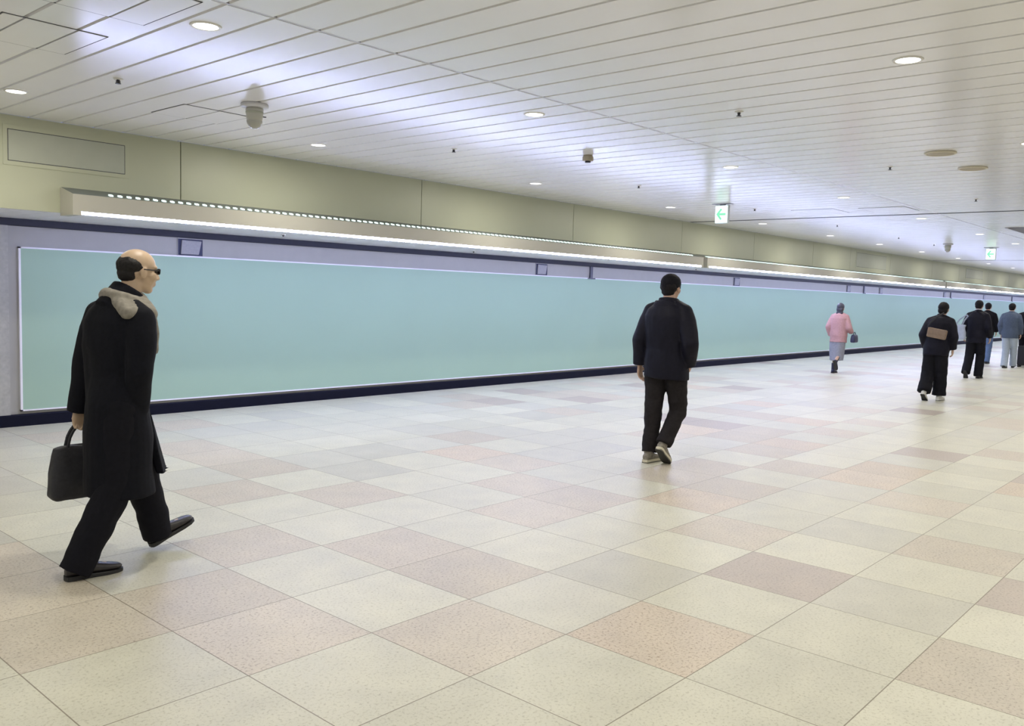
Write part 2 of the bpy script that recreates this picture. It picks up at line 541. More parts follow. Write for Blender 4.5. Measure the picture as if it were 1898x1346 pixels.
def hatch(x0, x1, y0, y1, label):
    t = thing('ceiling_hatch', label, 'ceiling hatch', ((x0 + x1) / 2, (y0 + y1) / 2, ZC), 0, 'access hatches in the slatted ceiling')
    hx, hy = (x1 - x0) / 2, (y1 - y0) / 2; cx = (x0 + x1) / 2
    bm = bmesh.new()
    e = .008
    cuts = [-hx + e] + [SX + SP * k - cx for k in range(-40, 240) if x0 + .05 < SX + SP * k < x1 - .05] + [hx - e]
    for a, b in zip(cuts, cuts[1:]):
        box(bm, a + (.0065 if a > -hx + e else 0), b - (.0065 if b < hx - e else 0), -hy + e, hy - e, -.004, 0)
    obj('panel', bm, MT['slat'], t)
    bm = bmesh.new()
    for a, b, c, d in ((-hx, hx, -hy, -hy + e * .6), (-hx, hx, hy - e * .6, hy), (-hx, -hx + e * .6, -hy, hy), (hx - e * .6, hx, -hy, hy)): box(bm, a, b, c, d, -.003, 0)
    obj('rim', bm, MT['gap'], t)


hatch(1.63, 2.17, 5.035, 5.645, 'square ceiling hatch at top left, lower one beside the row of slats')
hatch(1.67, 2.19, 4.03, 4.65, 'square ceiling hatch at the top left edge, left of the largest downlight')
hatch(3.32, 3.90, 6.39, 6.93, 'square ceiling hatch just left of the nearest dome camera')
hatch(12.56, 13.2, 5.02, 5.66, 'distant ceiling hatch before the dark ceiling joint, left of the pair')
hatch(12.65, 13.3, 4.05, 4.69, 'distant ceiling hatch before the dark ceiling joint, right of the pair')


# ------------------------------------------------------------------ downlights
def downlight(loc, label):
    t = thing('downlight', label, 'ceiling light', loc, 0, 'round downlights in the ceiling')
    bm = bmesh.new(); lathe(bm, [(.066, .0), (.066, -.006), (.078, -.006), (.082, -.001), (.082, .0)], 32); obj('trim_ring', bm, MT['ring'], t, True)
    bm = bmesh.new(); lathe(bm, [(0, -.003), (.0665, -.003), (.0665, 0), (0, 0)], 32); obj('lens', bm, MT['lens'], t)['label'] = 'glowing lens'
    ld = bpy.data.lights.new('downlight_lamp', 'AREA'); ld.shape = 'DISK'; ld.size = .12; ld.energy = DOWNLIGHT_W; ld.color = DOWNLIGHT_COL
    lo = bpy.data.objects.new('lamp', ld); C.objects.link(lo); lo.parent = t; lo.location = (0, 0, -.012)
    return t


ORD = ['first', 'second', 'third', 'fourth', 'fifth', 'sixth', 'seventh', 'eighth', 'ninth', 'tenth', 'eleventh', 'twelfth', 'thirteenth']
d0 = None
def place(x, y, label):
    global d0
    if d0 is None: d0 = downlight((x, y, ZC), label)
    else: dup(d0, (x, y, ZC), label)


rowA = [2.369, 5.03, 8.27, 11.43, 14.54, 17.61, 20.49, 23.6, 26.9, 30.3, 33.56, 36.7]
for k, x in enumerate(rowA):
    place(x, 7.06, 'lit round downlight, %s from the left in the row along the bulkhead' % ORD[k])
rowB = [2.397, 5.089, 8.219, 11.287, 14.51, 18.0, 20.88]
for k, x in enumerate(rowB):
    place(x, 4.38, 'lit round downlight, %s from the left in the row by the long ceiling seam' % ORD[k])
place(5.116, 1.673, 'lit round downlight alone at the top right, near the viewer')
# the rest of the same lighting rows, all outside the frame
for x, y in [(-0.7, 7.06), (-3.8, 7.06), (-0.7, 4.38), (-3.8, 4.38), (2.4, 1.67), (-.7, 1.67), (24.0, 4.38), (27.0, 4.38), (30.2, 4.38), (33.3, 4.38), (36.4, 4.38), (39.5, 4.38), (42.6, 4.38),
             (40., 7.06), (43.1, 7.06), (46.2, 7.06), (49.3, 7.06), (52.4, 7.06), (46., 4.38), (50., 4.38),
             (8.22, 1.67), (11.3, 1.67), (14.4, 1.67), (17.5, 1.67), (20.6, 1.67), (24., 1.67), (27., 1.67), (30, 1.67),
             (2.4, -1.0), (5.1, -1.0), (8.2, -1.0), (11.3, -1.0), (14.4, -1.0), (17.5, -1.), (-.7, -1.0), (20.6, -1.0), (5.1, -4), (8.2, -4), (2.4, -4), (-.7, -4), (11.3, -4)]:
    place(x, y, 'lit round downlight of the rows overhead and outside the view')


# ------------------------------------------------------------------ ceiling devices
def dome_camera(loc, label):
    t = thing('dome_camera', label, 'security camera', loc, 0, 'dome cameras under the ceiling')
    bm = bmesh.new(); lathe(bm, [(0, 0), (.098, 0), (.102, -.006), (.102, -.02), (.096, -.028), (.06, -.032), (0, -.032)], 36); obj('flange', bm, MT['camflange'], t, True)
    bm = bmesh.new(); lathe(bm, [(0, -.03), (.058, -.03), (.066, -.042), (.065, -.055), (.061, -.095), (.058, -.125), (0, -.125)], 36); obj('body', bm, MT['camshell'], t, True)
    bm = bmesh.new(); lathe(bm, [(.0605, -.06), (.066, -.06), (.065, -.073), (.0605, -.073)], 36); o = obj('band', bm, MT['panelgrey'], t, True)
    bm = bmesh.new()
    prof = [(.058, -.12)] + [(.058 * math.cos(a * math.pi / 16), -.125 - .062 * math.sin(a * math.pi / 16)) for a in range(0, 8)] + [(0, -.187)]
    lathe(bm, prof, 36); obj('dome', bm, MT['smoke'], t, True)
    bm = bmesh.new(); cone(bm, (.058, -.02, -.088), .004, (.082, -.028, -.088), .004, 8); obj('screw', bm, MT['dark'], t)
    return t


dc = dome_camera((3.639, 5.923, ZC), 'grey dome security camera hanging at upper left, nearest one')
dup(dc, (20.6, 5.63, ZC), 'small distant grey dome security camera near the right edge')


def sprinkler(loc, label):
    t = thing('sprinkler', label, 'sprinkler', loc, 0, 'sprinkler heads in the ceiling')
    bm = bmesh.new(); lathe(bm, [(0, 0), (.032, 0), (.03, -.004), (.012, -.008), (0, -.008)], 20); obj('rosette', bm, MT['ring'], t, True)
    bm = bmesh.new(); lathe(bm, [(0, -.006), (.011, -.006), (.011, -.018), (.006, -.02), (.006, -.03), (.019, -.031), (.019, -.034), (0, -.034)], 14)
    box(bm, -.014, -.009, -.003, .003, -.031, -.014); box(bm, .009, .014, -.003, .003, -.031, -.014)
    obj('head', bm, MT['dark'], t)
    return t


s0 = sprinkler((2.649, 6.003, ZC), 'dark sprinkler head at upper left between the two leftmost downlights')
for x, y, l in [(5.89, 6.077, 'dark sprinkler head left of the boxy tan detector, nearer the bulkhead'),
                (5.837, 3.065, 'dark sprinkler head at upper right, beyond the long ceiling seam'),
                (9.035, 6.045, 'dark sprinkler head between the boxy tan detector and the green arrow sign'),
                (8.952, 3.029, 'dark sprinkler head left of the two round ceiling discs'),
                (12.129, 3.024, 'dark sprinkler head below the two round ceiling discs, toward the right edge'),
                (12.12, 6.026, 'dark sprinkler head just right of the green arrow sign'),
                (15.207, 5.982, 'dark sprinkler head just beyond the dark ceiling joint'),
                (18.414, 5.969, 'dark sprinkler head left of the distant dome camera'),
                (20.72, 5.95, 'dark sprinkler head touching the distant dome camera in view')]:
    dup(s0, (x, y, ZC), l)

t = thing('smoke_detector', 'boxy tan detector with a dark foot hanging at the middle of the ceiling', 'detector', (6.86, 5.195, ZC))
bm = bmesh.new(); lathe(bm, [(0, 0), (.045, 0), (.045, -.012), (.054, -.016), (.054, -.05), (.048, -.056), (0, -.056)], 8); obj('body', bm, MT['tan'], t)
bm = bmesh.new(); lathe(bm, [(0, -.056), (.027, -.056), (.027, -.072), (0, -.072)], 16); obj('sensor', bm, MT['dark'], t)


def disc(loc, label):
    t = thing('ceiling_speaker', label, 'ceiling disc', loc, 0, 'round discs in the ceiling')
    bm = bmesh.new(); lathe(bm, [(.11, 0), (.13, 0), (.134, -.006), (.13, -.014), (.118, -.017), (.112, -.012)], 40); obj('rim', bm, MT['cream'], t, True)
    bm = bmesh.new(); lathe(bm, [(0, -.014), (.09, -.0135), (.113, -.011), (.113, 0), (0, 0)], 40); obj('grille', bm, MT['tan'], t, True)
    return t


q0 = disc((8.344, 2.397, ZC), 'round tan ceiling disc at right, nearer of the pair')
dup(q0, (9.397, 2.393, ZC), 'round tan ceiling disc at right, farther of the pair')

t = thing('air_grille', 'grey rectangular air grille in the ceiling at the right edge', 'air vent', (17.4, 2.75, ZC))
bm = bmesh.new(); box(bm, -.75, .75, -.92, .92, -.008, 0)
obj('frame', bm, MT['greymetal'], t)
bm = bmesh.new()
for k in range(14): box(bm, -.7 + .1 * k, -.65 + .1 * k, -.88, .88, -.016, -.008)
obj('louvres', bm, MT['greymetal'], t)


def exit_sign(loc, label):
    t = thing('exit_sign', label, 'exit sign', loc, 0, 'green arrow signs under the ceiling')
    W, H = .19, .25
    bm = bmesh.new(); box(bm, 0.005, .055, -W / 2 - .008, W / 2 + .008, -H - .03, -.022); bevel(bm, .004); obj('case', bm, MT['signcase'], t)
    bm = bmesh.new(); box(bm, -.02, .075, -W / 2 - .05, W / 2 + .05, -.008, 0); box(bm, .02, .04, -.04, .04, -.03, -.006); obj('bracket', bm, MT['greymetal'], t)
    bm = bmesh.new(); box(bm, -.002, .006, -W / 2, W / 2, -H - .022, -.03); obj('face', bm, MT['sign'], t)
    # left-pointing arrow (left on the face = +y)
    bm = bmesh.new(); zc = -.03 - H / 2 + .004
    def bar(p, q, wd):
        p, q = Vector(p), Vector(q); d = (q - p).normalized(); n = Vector((-d.y, d.x)) * wd / 2
        pts = [p + n, q + n, q - n, p - n]
        prism(bm, [(a.x, a.y) for a in pts], 0, -.0035, -.001)
    bar((.055, zc), (-.068, zc), .032)
    bar((.066, zc + .006), (.0, zc - .075), .03)
    bar((.066, zc - .006), (.0, zc + .075), .03)
    obj('arrow', bm, MT['signgreen'], t)['label'] = 'green arrow pointing left'
    return t


e0 = exit_sign((11.3, 6.13, ZC), 'lit white sign with a green left arrow hanging under the ceiling, nearer one')
dup(e0, (22.1, 5.12, ZC), 'small distant lit green and white sign near the right edge')

for n, (x, y, l) in enumerate([(5.663, 8.6, 'tiny dark sensor under the bulkhead soffit, leftmost, above the billboard left half'),
                               (8.98, 8.8, 'tiny dark sensor under the bulkhead soffit, middle one above the billboard'),
                               (15.3, 8.8, 'tiny dark sensor under the bulkhead soffit, right of the trough gap')]):
    if n == 0:
        z0 = thing('soffit_sensor', l, 'sensor', (x, y, ZS), 0, 'sensors under the soffit')
        bm = bmesh.new(); lathe(bm, [(0, 0), (.03, 0), (.028, -.006), (0, -.006)], 16); obj('plate', bm, MT['ring'], z0, True)
        bm = bmesh.new(); lathe(bm, [(0, -.005), (.014, -.005), (.01, -.02), (0, -.022)], 12); obj('eye', bm, MT['dark'], z0, True)
    else: dup(z0, (x, y, ZS), l)


def speaker(x, label):
    t = thing('wall_speaker', label, 'speaker', (x, YW, 1.80), 0, 'speakers in the white band over the billboard')
    W, H = .15, .185
    bm = bmesh.new()
    box(bm, -W, W, -.006, 0, 0, H)
    obj('recess', bm, MT['navy'], t)
    bm = bmesh.new()
    for a, b, c, d in ((-W - .006, W + .006, -.014, 0), (-W - .006, W + .006, H, H + .006), (-W - .006, -W, 0, H), (W, W + .006, 0, H)): box(bm, a, b, -.010, 0, c, d)
    obj('frame', bm, MT['wallwhite'], t)
    bm = bmesh.new()
    prism(bm, [(-.122, .012), (.098, .012), (.132, .168), (-.108, .172)], 1, -.024, -.008)
    bevel(bm, .007, 2)
    obj('cabinet', bm, MT['spk'], t)['label'] = 'grey slanted cabinet'
    return t


sp0 = None
for x, l in [(4.965, 'nearest grey wall speaker over the billboard, above the man with the bag'),
             (11.25, 'grey wall speaker over the billboard, just left of the first dark post'),
             (18.22, 'grey wall speaker over the billboard, first right of the man in the black knit cap'),
             (25.04, 'grey wall speaker over the billboard, left of the second dark post'),
             (27.7, 'grey wall speaker over the billboard, right of the second dark post'),
             (34.46, 'distant wall speaker over the billboard, left of the third dark post'),
             (40.1, 'farthest wall speaker over the billboard near the right edge')]:
    if sp0 is None: sp0 = speaker(x, l)
    else: dup(sp0, (x, YW, 1.80), l)

# ------------------------------------------------------------------ people
PM = {}
PM['skin'] = mat('skin', (0.52, 0.34, 0.25), 0.5, noise_amt=0.05, noise_scale=20)
PM['skinpale'] = mat('pale_skin', (0.55, 0.40, 0.27), 0.45, noise_amt=0.05, noise_scale=20)
PM['hair'] = mat('black_hair', (0.008, 0.007, 0.009), 0.6, spec=.2, noise_amt=0.3, noise_scale=120, bump=.4)
PM['hairgrey'] = mat('dark_hair', (0.018, 0.016, 0.016), 0.6, spec=.2, noise_amt=0.3, noise_scale=120, bump=.4)
PM['hairblue'] = mat('dark_brown_hair', (0.06, 0.06, 0.09), 0.45, noise_amt=0.3, noise_scale=100, bump=.4)
PM['coat'] = mat('black_wool', (0.0045, 0.005, 0.009), 0.8, spec=0.18, noise_amt=0.25, noise_scale=60, bump=.2)
PM['trouser'] = mat('charcoal_wool', (0.006, 0.006, 0.010), 0.8, spec=0.18, noise_amt=0.2, noise_scale=50)
PM['brown'] = mat('charcoal_cotton', (0.017, 0.0145, 0.016), 0.8, spec=0.18, noise_amt=0.2, noise_scale=50)
PM['jacket'] = mat('navy_black_nylon', (0.006, 0.006, 0.014), 0.6, spec=0.18, noise_amt=0.2, noise_scale=30)
PM['black'] = mat('black_cloth', (0.006, 0.006, 0.01), 0.75, spec=0.18, noise_amt=0.2, noise_scale=40)
PM['shoe'] = mat('dark_leather', (0.025, 0.022, 0.022), 0.35, noise_amt=0.2, noise_scale=40)
PM['sneaker'] = mat('grey_sneaker', (0.22, 0.20, 0.16), 0.7, noise_amt=0.35, noise_scale=45)
PM['soleCream'] = mat('cream_sole', (0.62, 0.58, 0.44), 0.6)
PM['white'] = mat('white_sneaker', (0.72, 0.71, 0.66), 0.6)
PM['soledark'] = mat('dark_sole', (0.02, 0.02, 0.02), 0.6)
PM['scarf'] = mat('grey_beige_scarf', (0.26, 0.24, 0.20), 0.9, noise_amt=0.25, noise_scale=40, bump=.5)
PM['pink'] = mat('pink_knit', (0.50, 0.29, 0.31), 0.85, noise_amt=0.1, noise_scale=40)
PM['skirt'] = mat('grey_skirt', (0.27, 0.28, 0.34), 0.8, noise_amt=0.12, noise_scale=30)
PM['boot'] = mat('navy_boot', (0.012, 0.014, 0.05), 0.4)
PM['bluejean'] = mat('blue_denim', (0.10, 0.16, 0.30), 0.85, noise_amt=0.2, noise_scale=60)
PM['palejean'] = mat('pale_denim', (0.38, 0.44, 0.52), 0.85, noise_amt=0.12, noise_scale=60)
PM['bluejacket'] = mat('slate_blue_jacket', (0.06, 0.085, 0.14), 0.7, noise_amt=0.15, noise_scale=30)
PM['tote'] = mat('pale_blue_canvas', (0.36, 0.41, 0.52), 0.8, noise_amt=0.06, noise_scale=20)
PM['bagbrown'] = mat('brown_leather', (0.24, 0.17, 0.12), 0.5, noise_amt=0.15, noise_scale=30)
PM['bagblack'] = mat('black_bag_cloth', (0.02, 0.02, 0.026), 0.6, noise_amt=0.25, noise_scale=60, bump=.2)
PM['bagnavy'] = mat('navy_leather', (0.03, 0.035, 0.09), 0.5)
PM['case'] = mat('black_case', (0.012, 0.012, 0.016), 0.4)
PM['eye'] = mat('eye', (0.04, 0.03, 0.03), 0.2)
PM['mask'] = mat('pale_collar', (0.5, 0.52, 0.56), 0.8)
PM['lens'] = mat('dark_glasses', (0.02, 0.02, 0.025), 0.2)

X, Yv, Z = Vector((1, 0, 0)), Vector((0, 1, 0)), Vector((0, 0, 1))


def V(*a): return Vector(a)


def hand(bm, wrist, d, side, palm, curl=0.5, s=1.0, spread=0.08):
    """palm and five separate bent fingers. d: finger direction, palm: palm normal, side: toward the thumb"""
    d = d.normalized(); palm = (palm - d * palm.dot(d)).normalized(); side = d.cross(palm).normalized() * (1 if d.cross(palm).dot(side) > 0 else -1)
    k = s
    loft(bm, [(wrist - d * .02 * k, side * .024 * k, palm * .019 * k), (wrist + d * .02 * k, side * .030 * k, palm * .017 * k),
              (wrist + d * .06 * k, side * .041 * k, palm * .015 * k), (wrist + d * .092 * k, side * .040 * k, palm * .012 * k)], 16, 2.6)
    for q, (off, ln) in enumerate(((.031, .078), (.0105, .088), (-.0105, .082), (-.031, .064))):
        p = wrist + d * .086 * k + side * off * k
        dirv = (d + side * off * spread * 20).normalized()
        ang = 0.0; r = .0088 * k
        for j, fr in enumerate((.45, .31, .24)):
            ang += curl * (0.55 + 0.12 * q) * (1.0 if j else .7)
            e = p + (dirv * math.cos(ang) + palm * math.sin(ang)) * ln * fr * k
            capsule(bm, p, r, e, r * .9, 10); p = e; r *= .9
    p = wrist + d * .03 * k + side * .028 * k
    dv = (d * .65 + side * .65 + palm * .35).normalized()
    for ln, r0, r1 in ((.038, .0125, .0105), (.032, .0105, .0095), (.026, .0095, .0075)):
        e = p + dv * ln * k; capsule(bm, p, r0 * k, e, r1 * k, 10); p = e
        dv = (dv + palm * .25 + d * .2).normalized()


def head(bm, c, R, s=1.0):
    def P(x, y, z): return c + R @ Vector((x, y, z)) * s
    def B(p, r, rot=None): ball(bm, P(*p), Vector(r) * s, R if rot is None else R @ rot)
    B((-.012, 0, .030), (.094, .075, .082)); B((-.035, 0, .005), (.07, .068, .07))
    B((.028, 0, -.032), (.060, .056, .078)); B((.020, 0, -.07), (.06, .05, .035)); B((.054, 0, -.092), (.026, .030, .022))
    capsule(bm, P(.083, 0, .014), .008 * s, P(.104, 0, -.026), .0115 * s, 10)
    for y in (-1, 1):
        ball(bm, P(.095, y * .011, -.031), .0085 * s, n=8)
        B((-.004, y * .077, -.012), (.019, .008, .031)); B((.052, y * .040, -.022), (.03, .022, .028))
        capsule(bm, P(.084, y * .012, .026), .0085 * s, P(.070, y * .048, .026), .008 * s, 8)
    capsule(bm, P(.084, -.016, -.056), .0075 * s, P(.084, .016, -.056), .0075 * s, 8)
    capsule(bm, P(.081, -.014, -.067), .0075 * s, P(.081, .014, -.067), .0075 * s, 8)
    return P


def foot_frame(f):
    d = f['dir'].normalized(); lat = Z.cross(d).normalized(); upv = d.cross(lat).normalized()
    return d, lat, upv


def shoe(root, f, upper, sole, s, kind, voxel):
    """f: ankle point, toe direction; ankle sits .085 above the sole and .06 ahead of the heel"""
    d, lat, upv = foot_frame(f)
    a = f['p']
    def P(x, z): return a + (d * x + upv * (z - .085)) * s
    bm = bmesh.new()
    h = {'oxford': 1.0, 'sneaker': 1.08, 'boot': 1.0}[kind]
    rings = []
    for x, wd, z0, z1 in ((-.066, .018, .022, .058), (-.055, .030, .018, .075), (-.02, .035, .018, .085), (.03, .036, .018, .085), (.08, .039, .016, .068), (.13, .044, .014, .056), (.17, .042, .014, .047), (.195, .03, .016, .04), (.208, .012, .02, .032)):
        z1 *= h
        rings.append((P(x, (z0 + z1) / 2), lat * wd * s, upv * (z1 - z0) / 2 * s))
    loft(bm, rings, 20, 2.4)
    cone(bm, P(0, .05), .042 * s, P(-.008, .11 if kind != 'boot' else .24), .042 * s)
    o = fused('shoe' if kind != 'boot' else 'boot', bm, upper, root, max(voxel * .7, .004), 3)
    bm = bmesh.new()
    out = [(-.07, .012), (-.064, .028), (-.04, .036), (.02, .034), (.08, .041), (.13, .047), (.175, .044), (.203, .029), (.214, .009)]
    th = .029 if kind == 'sneaker' else .014
    top = [(x, y) for x, y in out] + [(x, -y) for x, y in out[::-1]]
    A = [bm.verts.new(P(x, 0) + lat * y * s) for x, y in top]; Bv = [bm.verts.new(P(x, th if kind == 'sneaker' or x > .02 else th + .008) + lat * y * 1.02 * s) for x, y in top]
    n = len(top)
    bm.faces.new(A); bm.faces.new(Bv[::-1])
    for i in range(n): bm.faces.new((A[i], A[(i + 1) % n], Bv[(i + 1) % n], Bv[i]))
    so = obj('sole', bm, sole, o); so['label'] = 'cream sole' if sole == PM['soleCream'] else 'sole'
    if kind == 'sneaker':
        bm = bmesh.new()
        A = [bm.verts.new(P(x, -.001) + lat * y * .99 * s) for x, y in top]; Bv = [bm.verts.new(P(x, .007) + lat * y * 1.03 * s) for x, y in top]
        bm.faces.new(A); bm.faces.new(Bv[::-1])
        for i in range(n): bm.faces.new((A[i], A[(i + 1) % n], Bv[(i + 1) % n], Bv[i]))
        obj('outsole', bm, PM['soledark'], o)['label'] = 'dark outsole'
    return o


def make_person(label, loc, heading, J, s, voxel, skin, outfit):
    root = thing('person', label, 'person', loc, heading)
    K = {k: (v * s if isinstance(v, Vector) else v) for k, v in J.items()}
    hipL, hipR, shL, shR = K['hipL'], K['hipR'], K['shL'], K['shR']
    pel = (hipL + hipR) / 2; che = (shL + shR) / 2
    sp = (che - pel).normalized()
    latH = (hipL - hipR).normalized(); latS = (shL - shR).normalized()
    latM = ((latH + latS) / 2).normalized()
    frH = latH.cross(sp).normalized(); frS = latS.cross(sp).normalized()
    L = (che - pel).length
    hc = K['head']; Rh = J['hrot']
    neck0 = che + sp * .03 * s - frS * .01 * s
    neck1 = hc + Rh @ V(-.025, 0, -.075) * s
    def torso(bm, g=0.0, bot=-.06, top=True, k=1.0):
        r = []
        for t, ws, wf, la, fr in ((bot / L, .150, .110, latH, frH), (0.0, .160, .118, latH, frH), (.3, .142, .102, latM, frH), (.62, .158, .116, latS, frS), (.85, .150, .098, latS, frS), (.97, .115, .08, latS, frS), (1.07, .065, .056, latS, frS)):
            r.append((pel + sp * L * t, la * (ws * s * k + g), fr * (wf * s * k + g)))
        loft(bm, r, 28, 2.3)
    # body
    bm = bmesh.new()
    torso(bm)
    chain(bm, [(neck0, .062 * s), (neck1, .054 * s)])
    for a in 'LR':
        chain(bm, [(K['sh' + a] - sp * .045 * s - latS * .02 * s * (1 if a == 'L' else -1), .046 * s), (K['el' + a], .038 * s), (K['wr' + a], .026 * s)])
        chain(bm, [(K['hip' + a], .088 * s), (K['kn' + a], .056 * s), (K['ft' + a]['p'] * s + V(0, 0, .02), .038 * s)])
        f = K['ft' + a]; d, la, u_ = foot_frame(f); ap = f['p'] * s
        capsule(bm, ap - d * .03 * s - u_ * .035 * s, .03 * s, ap + d * .12 * s - u_ * .05 * s, .025 * s)
        hd = J['hand' + a]; hand(bm, K['wr' + a], hd['d'], hd['side'], hd['palm'], hd.get('curl', .5), s)
    HP = head(bm, hc, Rh, s)
    body = fused('body', bm, skin, root, voxel, 2)
    bm = bmesh.new()
    for y in (-1, 1): ball(bm, HP(.079, y * .030, .008), .010 * s, n=10)
    obj('eyes', bm, PM['eye'], root, True)
    outfit(root, K, s, voxel, HP, dict(pel=pel, che=che, sp=sp, latH=latH, latS=latS, latM=latM, frH=frH, frS=frS, L=L, hc=hc, Rh=Rh, neck0=neck0, neck1=neck1, torso=torso))
    for a in 'LR':
        f = dict(J['ft' + a]); f['p'] = f['p'] * s
        shoe(root, f, J['shoe'][0], J['shoe'][1], s, J['shoe'][2], voxel)
    return root


def trousers(root, K, s, voxel, D, material, rh=.108, rk=.083, ra=.088, hem=.03, wr=.006, label=None):
    bm = bmesh.new()
    pel, sp, L, latH, frH = D['pel'], D['sp'], D['L'], D['latH'], D['frH']
    loft(bm, [(pel - sp * .10 * s, latH * .125 * s, frH * .10 * s), (pel - sp * .03 * s, latH * .172 * s, frH * .128 * s), (pel + sp * .08 * s, latH * .165 * s, frH * .12 * s), (pel + sp * .14 * s, latH * .155 * s, frH * .112 * s)], 24, 2.2)
    for a in 'LR':
        h, k, f = K['hip' + a], K['kn' + a], K['ft' + a]
        ap = f['p'] * s
        e = ap + (ap - k).normalized() * (.0 + .0) + V(0, 0, -.085 * s + hem + .0) if False else ap - (ap - k).normalized() * (-.045 + hem) * 1.0
        capsule(bm, h + V(0, 0, -.02), rh * s, k, rk * s)
        mid = k.lerp(e, .55)
        cone(bm, k, rk * s, mid, (rk * .45 + ra * .55) * s * .98); ball(bm, mid, (rk * .45 + ra * .55) * s * .96)
        cone(bm, mid, (rk * .45 + ra * .55) * s * .98, e, ra * s)
    o = fused('trousers', bm, material, root, voxel * 1.1, 3, wr, 7.0, (1, 1, 1.6))
    if label: o['label'] = label
    return o


def top(root, K, s, voxel, D, material, name='jacket', hem=-.10, hw=(.19, .15), g=.03, ra=(.082, .068, .056), cuff=.02, wr=.006, flare=None, label=None, neck=.078):
    """upper garment: trunk from the hem (distance along the spine below the hips, negative = lower), sleeves, collar"""
    bm = bmesh.new()
    pel, sp, L, che = D['pel'], D['sp'], D['L'], D['che']
    rings = []
    down = Vector((sp.x * .25, sp.y * .25, 1)).normalized()
    if hem < -.12:
        for q in (1.0, .66, .33):
            off = flare if flare else V(0, 0, 0)
            rings.append((pel + down * hem * q * s + off * q * s, D['latH'] * (hw[0] + .0) * s * (1 if q == 1 else .97 + .0 * q), D['frH'] * hw[1] * s * (1 if q == 1 else .96)))
    else: rings.append((pel + sp * hem * s, D['latH'] * hw[0] * s, D['frH'] * hw[1] * s))
    for t, ws, wf, la, fr in ((0.0, .165, .122, 'latH', 'frH'), (.3, .152, .112, 'latM', 'frH'), (.62, .165, .122, 'latS', 'frS'), (.88, .172, .112, 'latS', 'frS'), (1.0, .145, .09, 'latS', 'frS'), (1.10, .085, .07, 'latS', 'frS')):
        rings.append((pel + sp * L * t, D[la] * (ws + g) * s, D[fr] * (wf + g) * s))
    loft(bm, rings, 28, 2.3)
    for a in 'LR':
        sh, el, wr_ = K['sh' + a], K['el' + a], K['wr' + a]
        sg = 1 if a == 'L' else -1
        sh0 = sh - sp * .035 * s - D['latS'] * sg * .012 * s
        capsule(bm, sh0, ra[0] * .88 * s, sh0.lerp(el, .3), ra[0] * .95 * s)
        capsule(bm, sh0.lerp(el, .3), ra[0] * .95 * s, el, ra[1] * s)
        capsule(bm, che + sp * .045 * s + D['latS'] * sg * .05 * s, .055 * s, sh0 + sp * .012 * s, ra[0] * .84 * s)
        e = wr_ - (wr_ - el).normalized() * (-cuff) * s
        cone(bm, el, ra[1] * s, e, ra[2] * s)
    n0, n1 = D['neck0'], D['neck1']
    cone(bm, n0 - (n1 - n0) * .3, (neck + .018) * s, n0.lerp(n1, .75), neck * s)
    o = fused(name, bm, material, root, voxel * 1.1, 4, wr, 6.0, (1, 1, .7))
    if label: o['label'] = label
    return o


def hair_cap(root, HP, R, s, material, voxel, parts, name='hair', label=None):
    bm = bmesh.new()
    for p, r in parts: ball(bm, HP(*p), Vector(r) * s, R)
    o = fused(name, bm, material, root, max(voxel * .8, .005), 2, .003, 40)
    if label: o['label'] = label
    return o


def soft_bag(bm, w_, h_, d_, top_in=.06):
    """upright soft bag in its own frame, x = width, z up from 0"""
    loft(bm, [(V(0, 0, 0.0), X * (w_ / 2 - .02), Yv * (d_ / 2 - .01)), (V(0, 0, .02), X * w_ / 2, Yv * d_ / 2), (V(0, 0, h_ * .5), X * (w_ / 2 - .005), Yv * d_ / 2),
              (V(0, 0, h_ * .82), X * (w_ / 2 - .02), Yv * d_ * .42), (V(0, 0, h_ * .95), X * (w_ / 2 - top_in * .6), Yv * d_ * .3), (V(0, 0, h_), X * (w_ / 2 - top_in * 1.4), Yv * d_ * .18)], 36, 5)


def arc_handle(bm, a, b, height, r=.007, n=10, d=Z):
    pts = []
    for k in range(n + 1):
        t = k / n; p = a.lerp(b, t) + d * height * math.sin(math.pi * t) ** .6; pts.append((p, r))
    chain(bm, pts)


def rotY(a): return Matrix.Rotation(a, 3, 'Y')
def rotZ(a): return Matrix.Rotation(a, 3, 'Z')


# ---- man in the long black coat, left: walking to the right, heel of the leading foot striking
J1 = dict(hipL=V(.03, .088, .86), hipR=V(-.03, -.088, .855), knL=V(.165, .10, .46), knR=V(-.05, -.10, .455),
          ftL=dict(p=V(.26, .12, .125), dir=V(1, .05, .42)), ftR=dict(p=V(-.235, -.09, .087), dir=V(1, -.02, 0)),
          shL=V(-.02, .172, 1.335), shR=V(.055, -.172, 1.325), elL=V(-.06, .222, 1.06), elR=V(.015, -.218, 1.05),
          wrL=V(-.085, .27, .815), wrR=V(.045, -.13, .86),
          head=V(.115, -.0, 1.545), hrot=rotZ(-.05) @ rotY(.10),
          handL=dict(d=V(.02, 0, -1), side=V(1, 0, 0), palm=V(0, -1, 0), curl=1.15), handR=dict(d=V(.1, .6, -1), side=V(1, .2, 0), palm=V(0, 1, 0), curl=.55),
          shoe=(PM['shoe'], PM['soledark'], 'oxford'))


